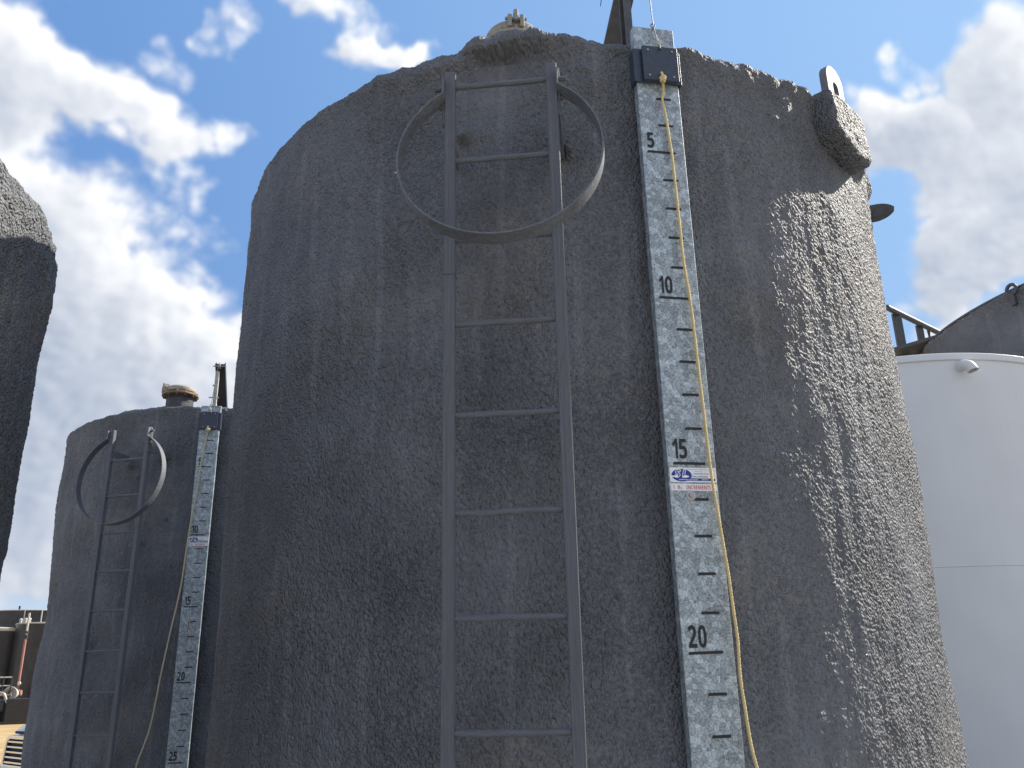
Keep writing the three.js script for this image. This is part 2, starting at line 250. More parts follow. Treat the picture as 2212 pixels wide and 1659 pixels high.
// ------------------------------------------------------------------ sprayed-foam tanks
function foamShell({ R, H, seed, a0, a1, z0, step, lumps = [], lip = 1, rough = 1, roofRise = 0.05, lipFrom = -999 }) {
  const A = [], da = step / R; let a = -180 * D2R;
  while (a < a0 * D2R) { A.push(a); a += 2.5 * D2R; }
  a = a0 * D2R; while (a < a1 * D2R) { A.push(a); a += da; }
  while (a < 180 * D2R) { A.push(a); a += 2.5 * D2R; }
  A.push(180 * D2R);
  const rows = [], q = 0.032;                                          // [r, y, nr, ny, arc]
  let y = 0; while (y < z0) { rows.push([R, y, 1, 0]); y += 0.08; }
  y = z0; while (y < H - q) { rows.push([R, y, 1, 0]); y += step; }
  const nq = Math.max(5, Math.round(0.08 / step)); for (let k = 0; k <= nq; k++) { const t = k / nq * Math.PI / 2; rows.push([R - q + q * Math.cos(t), H - q + q * Math.sin(t), Math.cos(t), Math.sin(t)]); }
  let r = R - q - step * 1.5; while (r > R - 0.3) { rows.push([r, H + roofRise * (1 - r / R), 0, 1]); r -= step * 1.5; }
  while (r > 0.05) { rows.push([r, H + roofRise * (1 - r / R), 0, 1]); r -= 0.12; }
  rows.push([0.0005, H + roofRise, 0, 1]);
  let s = 0; for (let k = 0; k < rows.length; k++) { if (k) s += Math.hypot(rows[k][0] - rows[k - 1][0], rows[k][1] - rows[k - 1][1]); rows[k].push(s); }
  const nA = A.length, nR = rows.length, pos = new Float32Array(nA * nR * 3), uv = new Float32Array(nA * nR * 2), idx = new Uint32Array((nA - 1) * (nR - 1) * 6);
  const o = seed * 17.3;
  for (let j = 0; j < nR; j++) {
    const [rr, yy, nr, ny, arc] = rows[j], wall = nr > 0.99, edge = Math.exp(-Math.pow((Math.min(arc, 2 * H - arc) - (H - 0.03)) / 0.055, 2)), e2 = Math.exp(-Math.pow((Math.min(arc, 2 * H - arc) - (H - 0.03)) / 0.2, 2));
    for (let i = 0; i < nA; i++) {
      const ph = A[i], sn = Math.sin(ph), cn = Math.cos(ph), X = (wall ? R : rr) * sn, Y = yy, Z = (wall ? R : rr) * cn;
      const patch = 0.65 + 0.7 * N3(X * 1.7 + o, Y * 1.2, Z * 1.7);
      let d = 0.016 * N1(X * 1.3 + o, Y * 0.9, Z * 1.3) + 0.009 * N2(X * 3.6 + o, Y * 3.0, Z * 3.6) + rough * (0.0042 * patch * N1(X * 9 + o, Y * 8, Z * 9) + 0.0022 * patch * N2(X * 22 + o, Y * 18, Z * 22)) - 0.012;
      d += (0.0022 + 0.0032 * sm(8, 26, ph / D2R)) * N2(X * 15 + o, Y * 4.5 + 0.4 * X, Z * 15);      // slanting runs in the sprayed coat
      const g = N3(X * 50 + o, Y * 40, Z * 50); d += rough * 0.0028 * (Math.abs(g) - 0.2) * (0.6 + 0.6 * patch);
      d += rough * 0.0034 * N1(X * 92 + o, Y * 74, Z * 92);
      const lipK = lip * mix(0.25, 1, sm(lipFrom - 14, lipFrom, ph / D2R));
      d += lipK * (edge * (0.014 + 0.020 * Math.max(-0.4, N2(X * 6 + o, Y * 2, Z * 6)) + 0.014 * N3(X * 17 + o, Y * 13, Z * 17) + 0.006 * Math.abs(N1(X * 42 + o, Y * 40, Z * 42))) + e2 * 0.012 * N1(X * 11 + o, Y * 14, Z * 11));
      for (const L of lumps) { const da_ = (ph - L[0] * D2R) * R / L[2], dz = (Y - L[1]) / L[3], e = da_ * da_ + dz * dz; if (e < 5) d += L[4] * Math.exp(-Math.pow(e, L[5] || 1)) * (1 + 0.35 * N2(X * 26, Y * 26, Z * 26)); }
      const fade = Math.min(1, rr / 0.3); d *= fade;
      const k = (j * nA + i), R2 = rr + nr * d, wob = edge * 0.010 * N3(X * 3 + o, 0.5, Z * 3) * fade;
      pos[k * 3] = R2 * sn; pos[k * 3 + 1] = yy + ny * d + wob; pos[k * 3 + 2] = R2 * cn;
      uv[k * 2] = ph * TANK_R / TILE; uv[k * 2 + 1] = arc / TILE;
    }
  }
  let c = 0;
  for (let j = 0; j < nR - 1; j++) for (let i = 0; i < nA - 1; i++) { const p = j * nA + i; idx[c++] = p; idx[c++] = p + 1; idx[c++] = p + nA; idx[c++] = p + 1; idx[c++] = p + nA + 1; idx[c++] = p + nA; }
  const geo = new THREE.BufferGeometry(); geo.setAttribute('position', new THREE.BufferAttribute(pos, 3)); geo.setAttribute('uv', new THREE.BufferAttribute(uv, 2)); geo.setIndex(new THREE.BufferAttribute(idx, 1)); geo.computeVertexNormals();
  return geo;
}
// a slab of foam: a box whose skin is displaced like the tank's
function foamSlab(w, h, d, n, seed, amp = 0.006, round = 0.03) {
  const g = new RoundedBoxGeometry(w, h, d, 1, 0.001), b = new THREE.BoxGeometry(w, h, d, Math.round(w * n), Math.round(h * n), Math.round(d * n)); g.dispose();
  const p = b.attributes.position, v = new THREE.Vector3(), c = new THREE.Vector3();
  for (let i = 0; i < p.count; i++) {
    v.fromBufferAttribute(p, i); c.set(Math.max(-w / 2 + round, Math.min(w / 2 - round, v.x)), Math.max(-h / 2 + round, Math.min(h / 2 - round, v.y)), Math.max(-d / 2 + round, Math.min(d / 2 - round, v.z)));
    const dir = v.clone().sub(c); if (dir.lengthSq() > 0) dir.normalize();
    const k = round + amp * (N1(v.x * 20 + seed, v.y * 20, v.z * 20) + 0.7 * Math.abs(N2(v.x * 52 + seed, v.y * 52, v.z * 52)) + 0.9 * N3(v.x * 9 + seed, v.y * 9, v.z * 9));
    v.copy(c).addScaledVector(dir, k); p.setXYZ(i, v.x, v.y, v.z);
  }
  const uv = b.attributes.uv, nn = b.attributes.normal; for (let i = 0; i < p.count; i++) { const ax = Math.abs(nn.getX(i)), ay = Math.abs(nn.getY(i)), X = p.getX(i), Y = p.getY(i), Z = p.getZ(i); if (ax > 0.5) uv.setXY(i, Z / TILE, Y / TILE); else if (ay > 0.5) uv.setXY(i, X / TILE, Z / TILE); else uv.setXY(i, X / TILE, Y / TILE); }
  b.computeVertexNormals(); return b;
}
function hatch(parent, [x, y, z], s, turn, neckH, flangeMat = rusty) {                   // round gauge hatch: neck, bolted flange, domed lid, latch
  const neck = part('hatch_neck', lathe([[0.12, -0.1], [0.12, neckH - 0.03], [0.128, neckH - 0.012], [0.128, neckH], [0.02, neckH]].map(p => [p[0] * s, p[1]]), 40), foam, parent); neck.position.set(x, y, z); neck.rotation.y = turn;
  part('hatch_flange', lathe([[0.05, neckH - 0.006], [0.158, neckH - 0.004], [0.162, neckH + 0.001], [0.162, neckH + 0.013], [0.156, neckH + 0.018], [0.05, neckH + 0.018]].map(p => [p[0] * s, p[1]]), 48), flangeMat, neck);
  for (let k = 0; k < 12; k++) { const t = k / 12 * 6.283; const b = part('hatch_bolt', new THREE.CylinderGeometry(0.009, 0.009, 0.05, 6), flangeMat, neck); b.position.set(0.146 * s * Math.cos(t), neckH + 0.008, 0.146 * s * Math.sin(t)); }
  const L = neckH + 0.03;
  part('hatch_lid', lathe([[0.1, L], [0.135, L], [0.14, L + 0.006], [0.14, L + 0.032], [0.134, L + 0.042], [0.11, L + 0.056], [0.06, L + 0.068], [0.0005, L + 0.072]].map(p => [p[0] * s, p[1]]), 48), hatchPaint, neck);
  part('hatch_latch', [box(0.018, 0.062, 0.03, -0.026, L + 0.02, 0.148 * s, 0.004), box(0.018, 0.062, 0.03, 0.026, L + 0.02, 0.148 * s, 0.004), box(0.02, 0.055, 0.06, 0, L + 0.048, 0.135 * s, 0.006), rod([-0.045, L + 0.035, 0.15 * s], [0.045, L + 0.035, 0.15 * s], 0.007)], hatchPaint, neck);
  return neck;
}

const M = [0.2657, -4.472], T2 = [-2.861, -8.90], C3 = [-3.46, -2.53];
const polar = (C, R, deg, y = 0) => [C[0] + R * Math.sin(deg * D2R), y, C[1] + R * Math.cos(deg * D2R)];
// --- the tank in the middle
{
  const t = thing('storage_tank', 'tall dark grey foam-coated tank with a slotted lifting lug above its jagged rim', 'storage tank', [M[0], 0, M[1]]);
  const lumps = [[-11, 3.965, 0.11, 0.035, 0.045, 2], [-6, 3.95, 0.08, 0.05, 0.03, 1.5], [-3, 3.97, 0.12, 0.05, 0.03], [-15.5, 3.92, 0.09, 0.03, 0.016], [1.5, 3.85, 0.08, 0.10, 0.022], [-10, 3.915, 0.10, 0.022, -0.035, 1.5], [-5.5, 3.90, 0.06, 0.016, -0.02], [3.5, 3.76, 0.05, 0.05, 0.016],
    [-14.6, 3.585, 0.035, 0.04, 0.06, 2], [-1.0, 3.48, 0.028, 0.045, 0.045, 2], [-22, 3.93, 0.16, 0.05, 0.02], [6, 3.9, 0.05, 0.03, -0.01], [24, 3.9, 0.3, 0.05, 0.012], [30.5, 3.73, 0.10, 0.12, 0.012], [53, 3.80, 0.06, 0.06, 0.035, 1.5]];
  part('shell', foamShell({ R: TANK_R, H: 3.985, seed: 1, a0: -82, a1: 88, z0: 1.1, step: 0.0058, lumps, lipFrom: -20 }), foam, t);
  const h = hatch(t, [0.0 - M[0] + 0.035, 4.0, -3.03 - M[1]], 0.85, 0.1, 0.138, hatchPaint); h.userData.label = 'pale domed roof hatch with an upright latch';
  // lifting lug: a slotted plate with a round head, foamed in at its foot
  const lug = new THREE.Shape(), w = 0.074, hh = 0.345; lug.moveTo(-w, 0); lug.lineTo(w, 0); lug.lineTo(w, hh - w); lug.absarc(0, hh - w, w, 0, Math.PI, false); lug.lineTo(-w, 0);
  const sl = new THREE.Path(); const sw = 0.026; sl.moveTo(-sw, 0.14); sl.lineTo(-sw, hh - 0.105); sl.absarc(0, hh - 0.105, sw, Math.PI, 0, true); sl.lineTo(sw, 0.14); sl.closePath(); lug.holes.push(sl);
  const lg = new THREE.ExtrudeGeometry(lug, { depth: 0.026, bevelEnabled: true, bevelSize: 0.004, bevelThickness: 0.004, bevelSegments: 2, curveSegments: 20 });
  const [lx, , lz] = polar([0, 0], TANK_R + 0.022, 43.5), lm = part('lifting_lug', lg, ladderPaint, t, 'slotted lifting lug standing above the rim'); lm.position.set(lx, 3.815, lz); lm.rotation.y = 43.5 * D2R;
  const padS = foamSlab(0.33, 0.26, 0.12, 95, 3, 0.007, 0.022), pp = padS.attributes.position;
  for (let i = 0; i < pp.count; i++) { const x = pp.getX(i), y = pp.getY(i); const cut = Math.max(0, -y - 0.02) * Math.max(0, -x) * 3.2; pp.setY(i, y + cut); }
  padS.computeVertexNormals();
  const [qx, , qz] = polar([0, 0], TANK_R + 0.02, 44.8), pad = part('lug_foam_pad', padS, foam, t); pad.position.set(qx, 3.85, qz); pad.rotation.y = 44.8 * D2R;
  for (const [px, py] of [[855, 373], [1224, 88], [1190, 1585]]) { const q = onCyl(px, py, M, TANK_R + 0.006); part('white_fleck', new THREE.IcosahedronGeometry(0.0045, 1).scale(1, 0.7, 0.8), whiteTrim, t).position.set(q.x - M[0], q.y, q.z - M[1]); }
  // pointed stub sticking out of the far side
  const st = new THREE.Shape(); st.moveTo(-0.3, -0.032); st.lineTo(0.02, -0.032); st.quadraticCurveTo(0.07, -0.024, 0.095, 0.004); st.quadraticCurveTo(0.07, 0.03, 0.02, 0.032); st.lineTo(-0.3, 0.032); st.closePath();
  const sg = new THREE.ExtrudeGeometry(st, { depth: 0.05, bevelEnabled: true, bevelSize: 0.004, bevelThickness: 0.004, bevelSegments: 2 }); sg.translate(0, 0, -0.025);
  const sp = part('pipe_stub', sg, darkPaint, t, 'short pointed stub on the side of the shell'); const [ux, , uz] = polar([0, 0], TANK_R, 68); sp.position.set(ux, 3.775, uz); sp.rotation.y = (68 - 90) * D2R;
}
// --- the tank behind it at the left
{
  const t = thing('storage_tank', 'dark grey foam-coated tank with a bolted roof hatch and board numbered to 25', 'storage tank', [T2[0], 0, T2[1]]);
  part('shell', foamShell({ R: TANK_R, H: 3.91, seed: 4, a0: -88, a1: 60, z0: 0.6, step: 0.0098, rough: 1.7, lip: 0.55, lumps: [[-16, 3.42, 0.05, 0.05, 0.05, 2], [-6, 3.45, 0.05, 0.05, 0.04, 2], [-12, 1.6, 0.12, 0.16, 0.02], [-11, 1.15, 0.14, 0.12, 0.02], [-14, 2.2, 0.1, 0.15, 0.015], [-11, 3.72, 0.02, 0.02, -0.03], [-13.5, 3.3, 0.03, 0.025, 0.018], [-9, 2.7, 0.018, 0.018, -0.025], [-3, 2.9, 0.02, 0.02, -0.02], [-22, 1.9, 0.03, 0.04, -0.02], [-48, 2.4, 0.05, 0.09, -0.02], [-62, 3.3, 0.4, 0.5, 0.03], [-60, 2.2, 0.5, 0.3, -0.03]] }), foam, t);
  const hp = atD(391, 845, 7.98); const h = hatch(t, [hp.x - T2[0], 3.93, hp.z - T2[1]], 0.98, -0.9, 0.125); h.userData.label = 'tan hatch with a rusty bolted flange';
}
// --- the tank at the left edge, nearest
{
  const t = thing('storage_tank', 'dark foam-coated tank with a sunlit bulging shoulder, standing apart without ladder or board', 'storage tank', [C3[0], 0, C3[1]]);
  part('shell', foamShell({ R: TANK_R, H: 3.345, seed: 9, a0: 35, a1: 150, z0: 1.0, step: 0.0078, rough: 1.4, lip: 0.7, lumps: [[113, 3.14, 0.2, 0.18, 0.022, 1.2], [98, 3.25, 0.12, 0.05, 0.012]] }), foam, t);
}

// ------------------------------------------------------------------ ladders
function ladder(label, paint, C, deg, radius, turn, W, rungs, top, hoopR, hoopTilt, hoopY) {
  const [x, , z] = polar(C, radius, deg), t = thing('tank_ladder', label, 'ladder', [x, 0, z], turn * D2R, 'ladders on the tanks'); delete t.userData.group;
  const sw = 0.038, bot = 0.25;
  for (const s of [-1, 1]) part('stile', box(sw, top - bot, 0.036, s * W / 2, (top + bot) / 2, 0, 0.004), paint, t);
  rungs.forEach((y, i) => part('rung', tube([[-W / 2 + 0.015, y, 0], [-W / 6, y + 0.002 * Math.sin(i * 2.3), 0], [W / 6, y - 0.0015 * Math.cos(i * 1.7), 0], [W / 2 - 0.015, y, 0]], 0.0098, 16, 12), paint, t));
  // weld bead round one stile
  part('weld_bead', new THREE.TorusGeometry(0.0205, 0.0022, 6, 4).rotateZ(Math.PI / 4).rotateX(Math.PI / 2).scale(1.33, 1, 1.26).translate(-W / 2, rungs[2] - 0.13, 0), paint, t);
  // drop-down hoop: flat bar rolled to a ring, hung from the stile tops
  const half = W / 2 + sw / 2 + 0.004, a0 = Math.asin(half / hoopR), pts = [], n = 110, bw = 0.056, th = 0.006, tilt = hoopTilt * D2R;
  const hc = hoopR * Math.cos(a0);                                    // ring centre below the hinge line
  const path = [];
  path.push([half, 0.075], [half, 0.03]);
  for (let k = 0; k <= n; k++) { const a = a0 + (2 * Math.PI - 2 * a0) * k / n; path.push([hoopR * Math.sin(a), -hc + hoopR * Math.cos(a)]); }
  path.push([-half, 0.03], [-half, 0.075]);
  const P = [], I = [], UV = []; let len = 0;
  path.forEach((p, k) => {
    const a = path[Math.max(0, k - 1)], b = path[Math.min(path.length - 1, k + 1)], tx = b[0] - a[0], ty = b[1] - a[1], l = Math.hypot(tx, ty), nx = -ty / l, ny = tx / l; if (k) len += Math.hypot(p[0] - path[k - 1][0], p[1] - path[k - 1][1]);
    for (const [o, w] of [[0, 0], [th, 0], [th, bw], [0, bw]]) { P.push(p[0] + nx * o * -1, p[1] + ny * o * -1, w); UV.push(len * 2, (o + w) * 2); }
  });
  for (let k = 0; k < path.length - 1; k++) for (let e = 0; e < 4; e++) { const a = k * 4 + e, b = k * 4 + (e + 1) % 4; I.push(a, b, a + 4, b, b + 4, a + 4); }
  const e0 = 0, e1 = (path.length - 1) * 4; I.push(e0, e0 + 2, e0 + 1, e0, e0 + 3, e0 + 2, e1, e1 + 1, e1 + 2, e1, e1 + 2, e1 + 3);
  let hg = new THREE.BufferGeometry(); hg.setAttribute('position', new THREE.Float32BufferAttribute(P, 3)); hg.setAttribute('uv', new THREE.Float32BufferAttribute(UV, 2)); hg.setIndex(I); hg = hg.toNonIndexed(); hg.computeVertexNormals();
  // smooth along the bar: average normals per face strip
  const hoop = part('hoop', hg, paint, t, 'flat-bar safety hoop hanging down in front of the rungs'); hoop.position.set(0, hoopY, -0.006); hoop.rotation.x = -tilt;
  for (const s of [-1, 1]) part('hoop_bolt', [rod([s * (half - 0.004), 0.05, 0.022], [s * (half + 0.03), 0.05, 0.022], 0.009, 0.009, 6), rod([s * (half - 0.01), 0.05, 0.022], [s * (half + 0.02), 0.05, 0.022], 0.006)], paint, hoop);
  for (const [s, y] of [[-1, top - 0.19], [1, top - 0.19], [-1, 0.6], [1, 0.6]]) part('standoff', [box(0.009, 0.055, radius - TANK_R + 0.03, s * (W / 2 + 0.021), y, -(radius - TANK_R) / 2, 0.002), rod([s * (W / 2 + 0.01), y + 0.05, 0], [s * (W / 2 + 0.038), y + 0.05, 0], 0.009, 0.009, 6)], paint, t);
  for (const s of [-1, 1]) part('clip_plate', box(0.007, 0.16, 0.03, s * (W / 2 + 0.024), top - 0.10, -0.002, 0.002), paint, t);
  return t;
}
const seq = (a, d, n) => [...Array(n).keys()].map(k => a - d * k);
{
  const lx = -0.0177 - M[0], lz = -2.5315 - M[1];
  ladder('grey ladder with a hanging hoop, on the tank with the lifting lug', ladderPaint, M, Math.atan2(lx, lz) / D2R, Math.hypot(lx, lz), -6.2, 0.361, seq(3.587, 0.305, 11), 3.645, 0.348, 9, 3.525);
  ladder('grey ladder with a sunlit hanging hoop, on the tank with the rusty-flanged hatch', ladderPaint, T2, -10.9, 1.96, -13.5, 0.352, seq(3.378, 0.3065, 10), 3.645, 0.40, 6, 3.555);
}

// ------------------------------------------------------------------ gauge boards, sliders, ropes
const font = await new FontLoader().loadAsync('fonts/droid/droid_sans_bold.typeface.json');
function numeral(str, h, w, italic = 0) {                             // tall condensed figures, cut from vinyl
  const out = []; let x = 0; const cw = w;
  for (const ch of str) {
    const sh = font.generateShapes(ch, 1), g = new THREE.ExtrudeGeometry(sh, { depth: 0.0008, bevelEnabled: false, curveSegments: 8 }); g.computeBoundingBox(); const b = g.boundingBox;
    const one = ch === '1', ww = one ? cw * 0.62 : cw; g.translate(-b.min.x, -b.min.y, 0); g.scale(ww / (b.max.x - b.min.x), h / (b.max.y - b.min.y), 1); g.translate(x, 0, 0); x += ww + cw * 0.2; out.push(g);
  }
  const g = mergeGeometries(out.map(clean)); g.applyMatrix4(new THREE.Matrix4().makeShear(0, 0, italic, 0, 0, 0)); return g;
}
function tickGeo(w, h, slant, tilt) { const s = new THREE.Shape(); s.moveTo(-slant, 0); s.lineTo(w, 0); s.lineTo(w, h); s.lineTo(0, h); s.closePath(); const g = new THREE.ExtrudeGeometry(s, { depth: 0.0008, bevelEnabled: false }); g.rotateZ(tilt); return g; }
function stickerTex(kind) {
  const c = document.createElement('canvas'); c.width = 1024; c.height = kind ? 148 : 320; const x = c.getContext('2d');
  x.fillStyle = '#eef0f2'; x.fillRect(0, 0, c.width, c.height);
  if (kind) {
    x.fillStyle = '#c02032'; x.save(); x.scale(0.62, 1); x.font = 'bold 118px sans-serif'; x.textBaseline = 'alphabetic'; x.fillText('1', 70, 118); x.fillText('M', 230, 118); x.font = 'bold 82px sans-serif'; x.fillText('3', 345, 132); x.font = 'bold 118px sans-serif'; x.restore();
    x.save(); x.translate(335, 118); x.scale(0.74, 1); x.font = 'bold 118px sans-serif'; x.fillText('INCREMENTS', 0, 0); x.restore();
  } else {
    const blue = '#22388f'; x.strokeStyle = blue; x.lineWidth = 5; x.strokeRect(300, 42, 690, 210);
    x.fillStyle = blue; x.fillRect(300, 232, 690, 56);
    x.beginPath(); x.ellipse(258, 168, 222, 138, 0, 0, 6.283); x.fill();
    x.save(); x.transform(1, 0, -0.22, 1, 0, 0); x.font = 'bold 215px sans-serif'; x.lineJoin = 'round'; x.strokeStyle = '#ffffff'; x.lineWidth = 26; x.strokeText('S', 150, 208); x.strokeText('L', 305, 208); x.strokeStyle = blue; x.lineWidth = 4; x.fillStyle = blue; x.fillText('S', 150, 208); x.fillText('L', 305, 208);
    x.fillStyle = '#ffffff'; x.fillRect(70, 182, 150, 28); x.fillRect(330, 182, 130, 28); x.restore();
    x.fillStyle = '#20242c'; x.font = '24px sans-serif'; x.fillText('Patent: # 2,230,', 560, 90); x.font = 'bold 34px sans-serif'; x.fillText('LASER BOARD SYSTEM', 515, 146); x.font = 'bold 44px sans-serif'; x.fillText('SIGN LANGUAGE', 480, 212);
    x.fillStyle = '#ffffff'; x.font = 'bold 34px sans-serif'; x.fillText('Lloydminster, AB, Canada', 190, 273); x.fillText('780-875-7', 690, 273);
  }
  const t = new THREE.CanvasTexture(c); t.colorSpace = THREE.SRGBColorSpace; return t;
}
const stickA = new THREE.MeshStandardMaterial({ map: stickerTex(0), roughness: 0.45 }), stickB = new THREE.MeshStandardMaterial({ map: stickerTex(1), roughness: 0.45 });
function uvMetres(g, k) { const p = g.attributes.position, uv = g.attributes.uv; for (let i = 0; i < p.count; i++) uv.setXY(i, (p.getX(i) + p.getZ(i) * 1.3) * k, p.getY(i) * k); return g; }
const BW = 0.164;
function board(label, C, deg, rad, top, bot, z5, sp, stickerAfter, jitter, kmax) {
  const [x, , z] = polar(C, rad, deg), t = thing('gauge_board', label, 'gauge board', [x, 0, z], deg * D2R);
  const s = new THREE.Shape(), w = BW / 2, d = 0.036, th = 0.003, rr = 0.003;
  s.moveTo(-w, -d); s.lineTo(-w, -rr); s.quadraticCurveTo(-w, 0, -w + rr, 0); s.lineTo(w - rr, 0); s.quadraticCurveTo(w, 0, w, -rr); s.lineTo(w, -d); s.lineTo(w - th, -d); s.lineTo(w - th, -th); s.lineTo(-w + th, -th); s.lineTo(-w + th, -d); s.closePath();
  const g = new THREE.ExtrudeGeometry(s, { depth: top - bot, bevelEnabled: false, curveSegments: 4, steps: 1 }); g.rotateX(-Math.PI / 2); g.scale(1, 1, -1);  // (x, y, z) -> (x, z, y)
  const ix = g.index; if (!ix) { const p = g.attributes.position, nrm = g.attributes.normal, uv = g.attributes.uv; for (let i = 0; i < p.count; i += 3) for (const a of [p, nrm, uv]) { const k = a.itemSize; for (let c = 0; c < k; c++) { const q = a.array[(i + 1) * k + c]; a.array[(i + 1) * k + c] = a.array[(i + 2) * k + c]; a.array[(i + 2) * k + c] = q; } } }
  g.translate(0, bot, 0); uvMetres(g, 1 / 0.42); part('channel', g, zinc, t);
  const r = rng(kmax * 7 + 3);
  for (let k = 3; k <= kmax; k++) {
    const y = z5 - (k - 5) * sp, major = k % 5 === 0; if (y < bot + 0.03) break;
    const tk = part('tick_mark', tickGeo((major ? 0.65 : 0.34) * BW, 0.0085, 0.004, jitter * (0.35 - r() * 0.5) * 0.06), blackPrint, t); tk.position.set(-w + (major ? 0.13 : 0.44) * BW, y - 0.004, 0.0012);
    if (major) { const nm = part('numeral', numeral(String(k), 0.066, 0.0265), blackPrint, t, 'black figure ' + k); nm.position.set(-w + 0.13 * BW, y + 0.016, 0.0012); }
  }
  const ys = z5 - (stickerAfter - 5) * sp, a = part('maker_sticker', new THREE.PlaneGeometry(BW - 0.006, 0.048), stickA, t, 'white sticker with a blue oval emblem'); a.position.set(0.001, ys - 0.038, 0.0014);
  const b = part('unit_sticker', new THREE.PlaneGeometry(BW - 0.008, 0.0225), stickB, t, 'white strip with red lettering'); b.position.set(0.001, ys - 0.0785, 0.0014);
  const yb = z5 - 11 * sp + 0.012, wm = part('washer', lathe([[0.006, 0], [0.0165, 0], [0.0165, 0.002], [0.006, 0.0026]], 28).rotateX(Math.PI / 2), palePaint, t); wm.position.set(-w + 0.42 * BW, yb, 0.0012);
  part('bolt_head', new THREE.CylinderGeometry(0.0075, 0.0078, 0.008, 6).rotateX(Math.PI / 2).translate(0, 0, 0.006), steel, wm);
  if (stickerAfter === 10) { const st = new THREE.Shape(); st.moveTo(-0.004, 0); st.lineTo(0.004, 0); st.lineTo(0.0025, -0.05); st.lineTo(0.001, -0.105); st.lineTo(-0.001, -0.11); st.lineTo(-0.0028, -0.04); st.closePath(); part('rust_run', new THREE.ShapeGeometry(st), rustStain, t).position.set(-w + 0.42 * BW, yb - 0.014, 0.0011); }
  for (const y of [top - 0.35, 2.3, 1.0]) part('mount', box(0.06, 0.03, 0.075, 0, y, -0.066, 0.003), darkPaint, t);
  const eye = part('eye_ring', new THREE.TorusGeometry(0.0085, 0.0022, 8, 20).translate(-0.002, top + 0.006, 0.008), cableSteel, t); part('eye_shank', rod([-0.002, top - 0.004, 0.008], [-0.002, top - 0.02, -0.012], 0.0022), cableSteel, eye);
  return t;
}
function slider(label, C, deg, rad, y, dx, low) {
  const [x, , z] = polar(C, rad, deg), t = thing('gauge_slider', label, 'slider', [x, y, z], deg * D2R);
  const w = BW + 0.016, h = 0.15;
  part('carriage', [box(w, h, 0.007, 0, 0, 0.0075, 0.002), box(0.007, h, 0.05, -w / 2, 0, -0.014, 0.002), box(0.007, h, 0.05, w / 2, 0, -0.014, 0.002), box(0.13, h, 0.008, dx, 0, 0.0155, 0.002)], sliderPlastic, t);
  part('front_plate', box(0.14, h + 0.004, 0.009, dx, 0.002, 0.0242, 0.002), sliderPlastic, t);
  for (const sx of [-1, 1]) for (const sy of [-1, 1]) part('screw', [new THREE.CylinderGeometry(0.0042, 0.0046, 0.004, 12).rotateX(Math.PI / 2).translate(dx + sx * 0.048, sy * 0.058, 0.03), new THREE.CylinderGeometry(0.002, 0.002, 0.005, 6).rotateX(Math.PI / 2).translate(dx + sx * 0.048, sy * 0.058, 0.0303)], steel, t);
  for (const sy of [-1, 1]) part('cord_hole', lathe([[0.0042, 0], [0.0065, 0.0005], [0.0065, 0.0012], [0.0042, 0.0016]], 16).rotateX(Math.PI / 2).translate(dx, sy * 0.066, 0.0284), blackPrint, t);
  return t;
}
function rope(name, label, pts, r, mat, knotAt) {
  const cv = new THREE.CatmullRomCurve3(pts, false, 'centripetal'), L = cv.getLength(), n = Math.min(900, Math.round(L / 0.006)), strands = [], fr = cv.computeFrenetFrames(n, false), pitch = 0.03;
  for (let s = 0; s < 3; s++) {
    const q = []; for (let i = 0; i <= n; i++) { const p = cv.getPointAt(i / n), a = i / n * L / pitch * 6.283 + s * 2.094; q.push(p.addScaledVector(fr.normals[i], Math.cos(a) * r * 0.5).addScaledVector(fr.binormals[i], Math.sin(a) * r * 0.5)); }
    strands.push(new THREE.TubeGeometry(new THREE.CatmullRomCurve3(q), n, r * 0.56, 5, false));
  }
  const t = thing(name, label, 'rope', knotAt.toArray());
  const m = part('line', strands, mat, t); m.position.copy(knotAt).negate();
  return t;
}
function knot(t, r, mat) {
  part('knot', [new THREE.TorusGeometry(r * 1.5, r * 0.85, 8, 16).rotateX(Math.PI / 2).translate(0, -0.006, 0.004), new THREE.TorusGeometry(r * 1.4, r * 0.8, 8, 16).rotateX(Math.PI / 2).rotateZ(0.35).translate(0, -0.016, 0.004), tube([[-0.002, 0.02, 0.0], [-0.003, 0.012, 0.008], [0, 0, 0.009], [0.002, -0.012, 0.008], [0.004, -0.03, 0.006]], r * 0.9, 16, 8), tube([[0.006, -0.014, 0.008], [0.0, -0.004, 0.012], [-0.008, -0.012, 0.008], [-0.004, -0.024, 0.008]], r * 0.8, 12, 8)], mat, t);
}
const G1 = 10.1, G2 = 7.4, RB = 1.78;
board('large galvanised gauge board numbered to 20, on the tank with the lifting lug', M, G1, RB, 3.978, 0.45, 3.415, 0.1175, 15, 1, 29);
board('galvanised gauge board with 25 near its foot, on the tank with the rusty-flanged hatch', T2, G2, RB, 3.885, 0.3, 3.341, 0.1162, 10, 0.4, 29);
slider('dark blue-grey slider block with four screws, on the board beside the lifting lug', M, G1, RB, 3.79, 0.008, false);
slider('dark slider block on the board of the tank with the rusty-flanged hatch', T2, G2, RB, 3.745, 0.0, false);
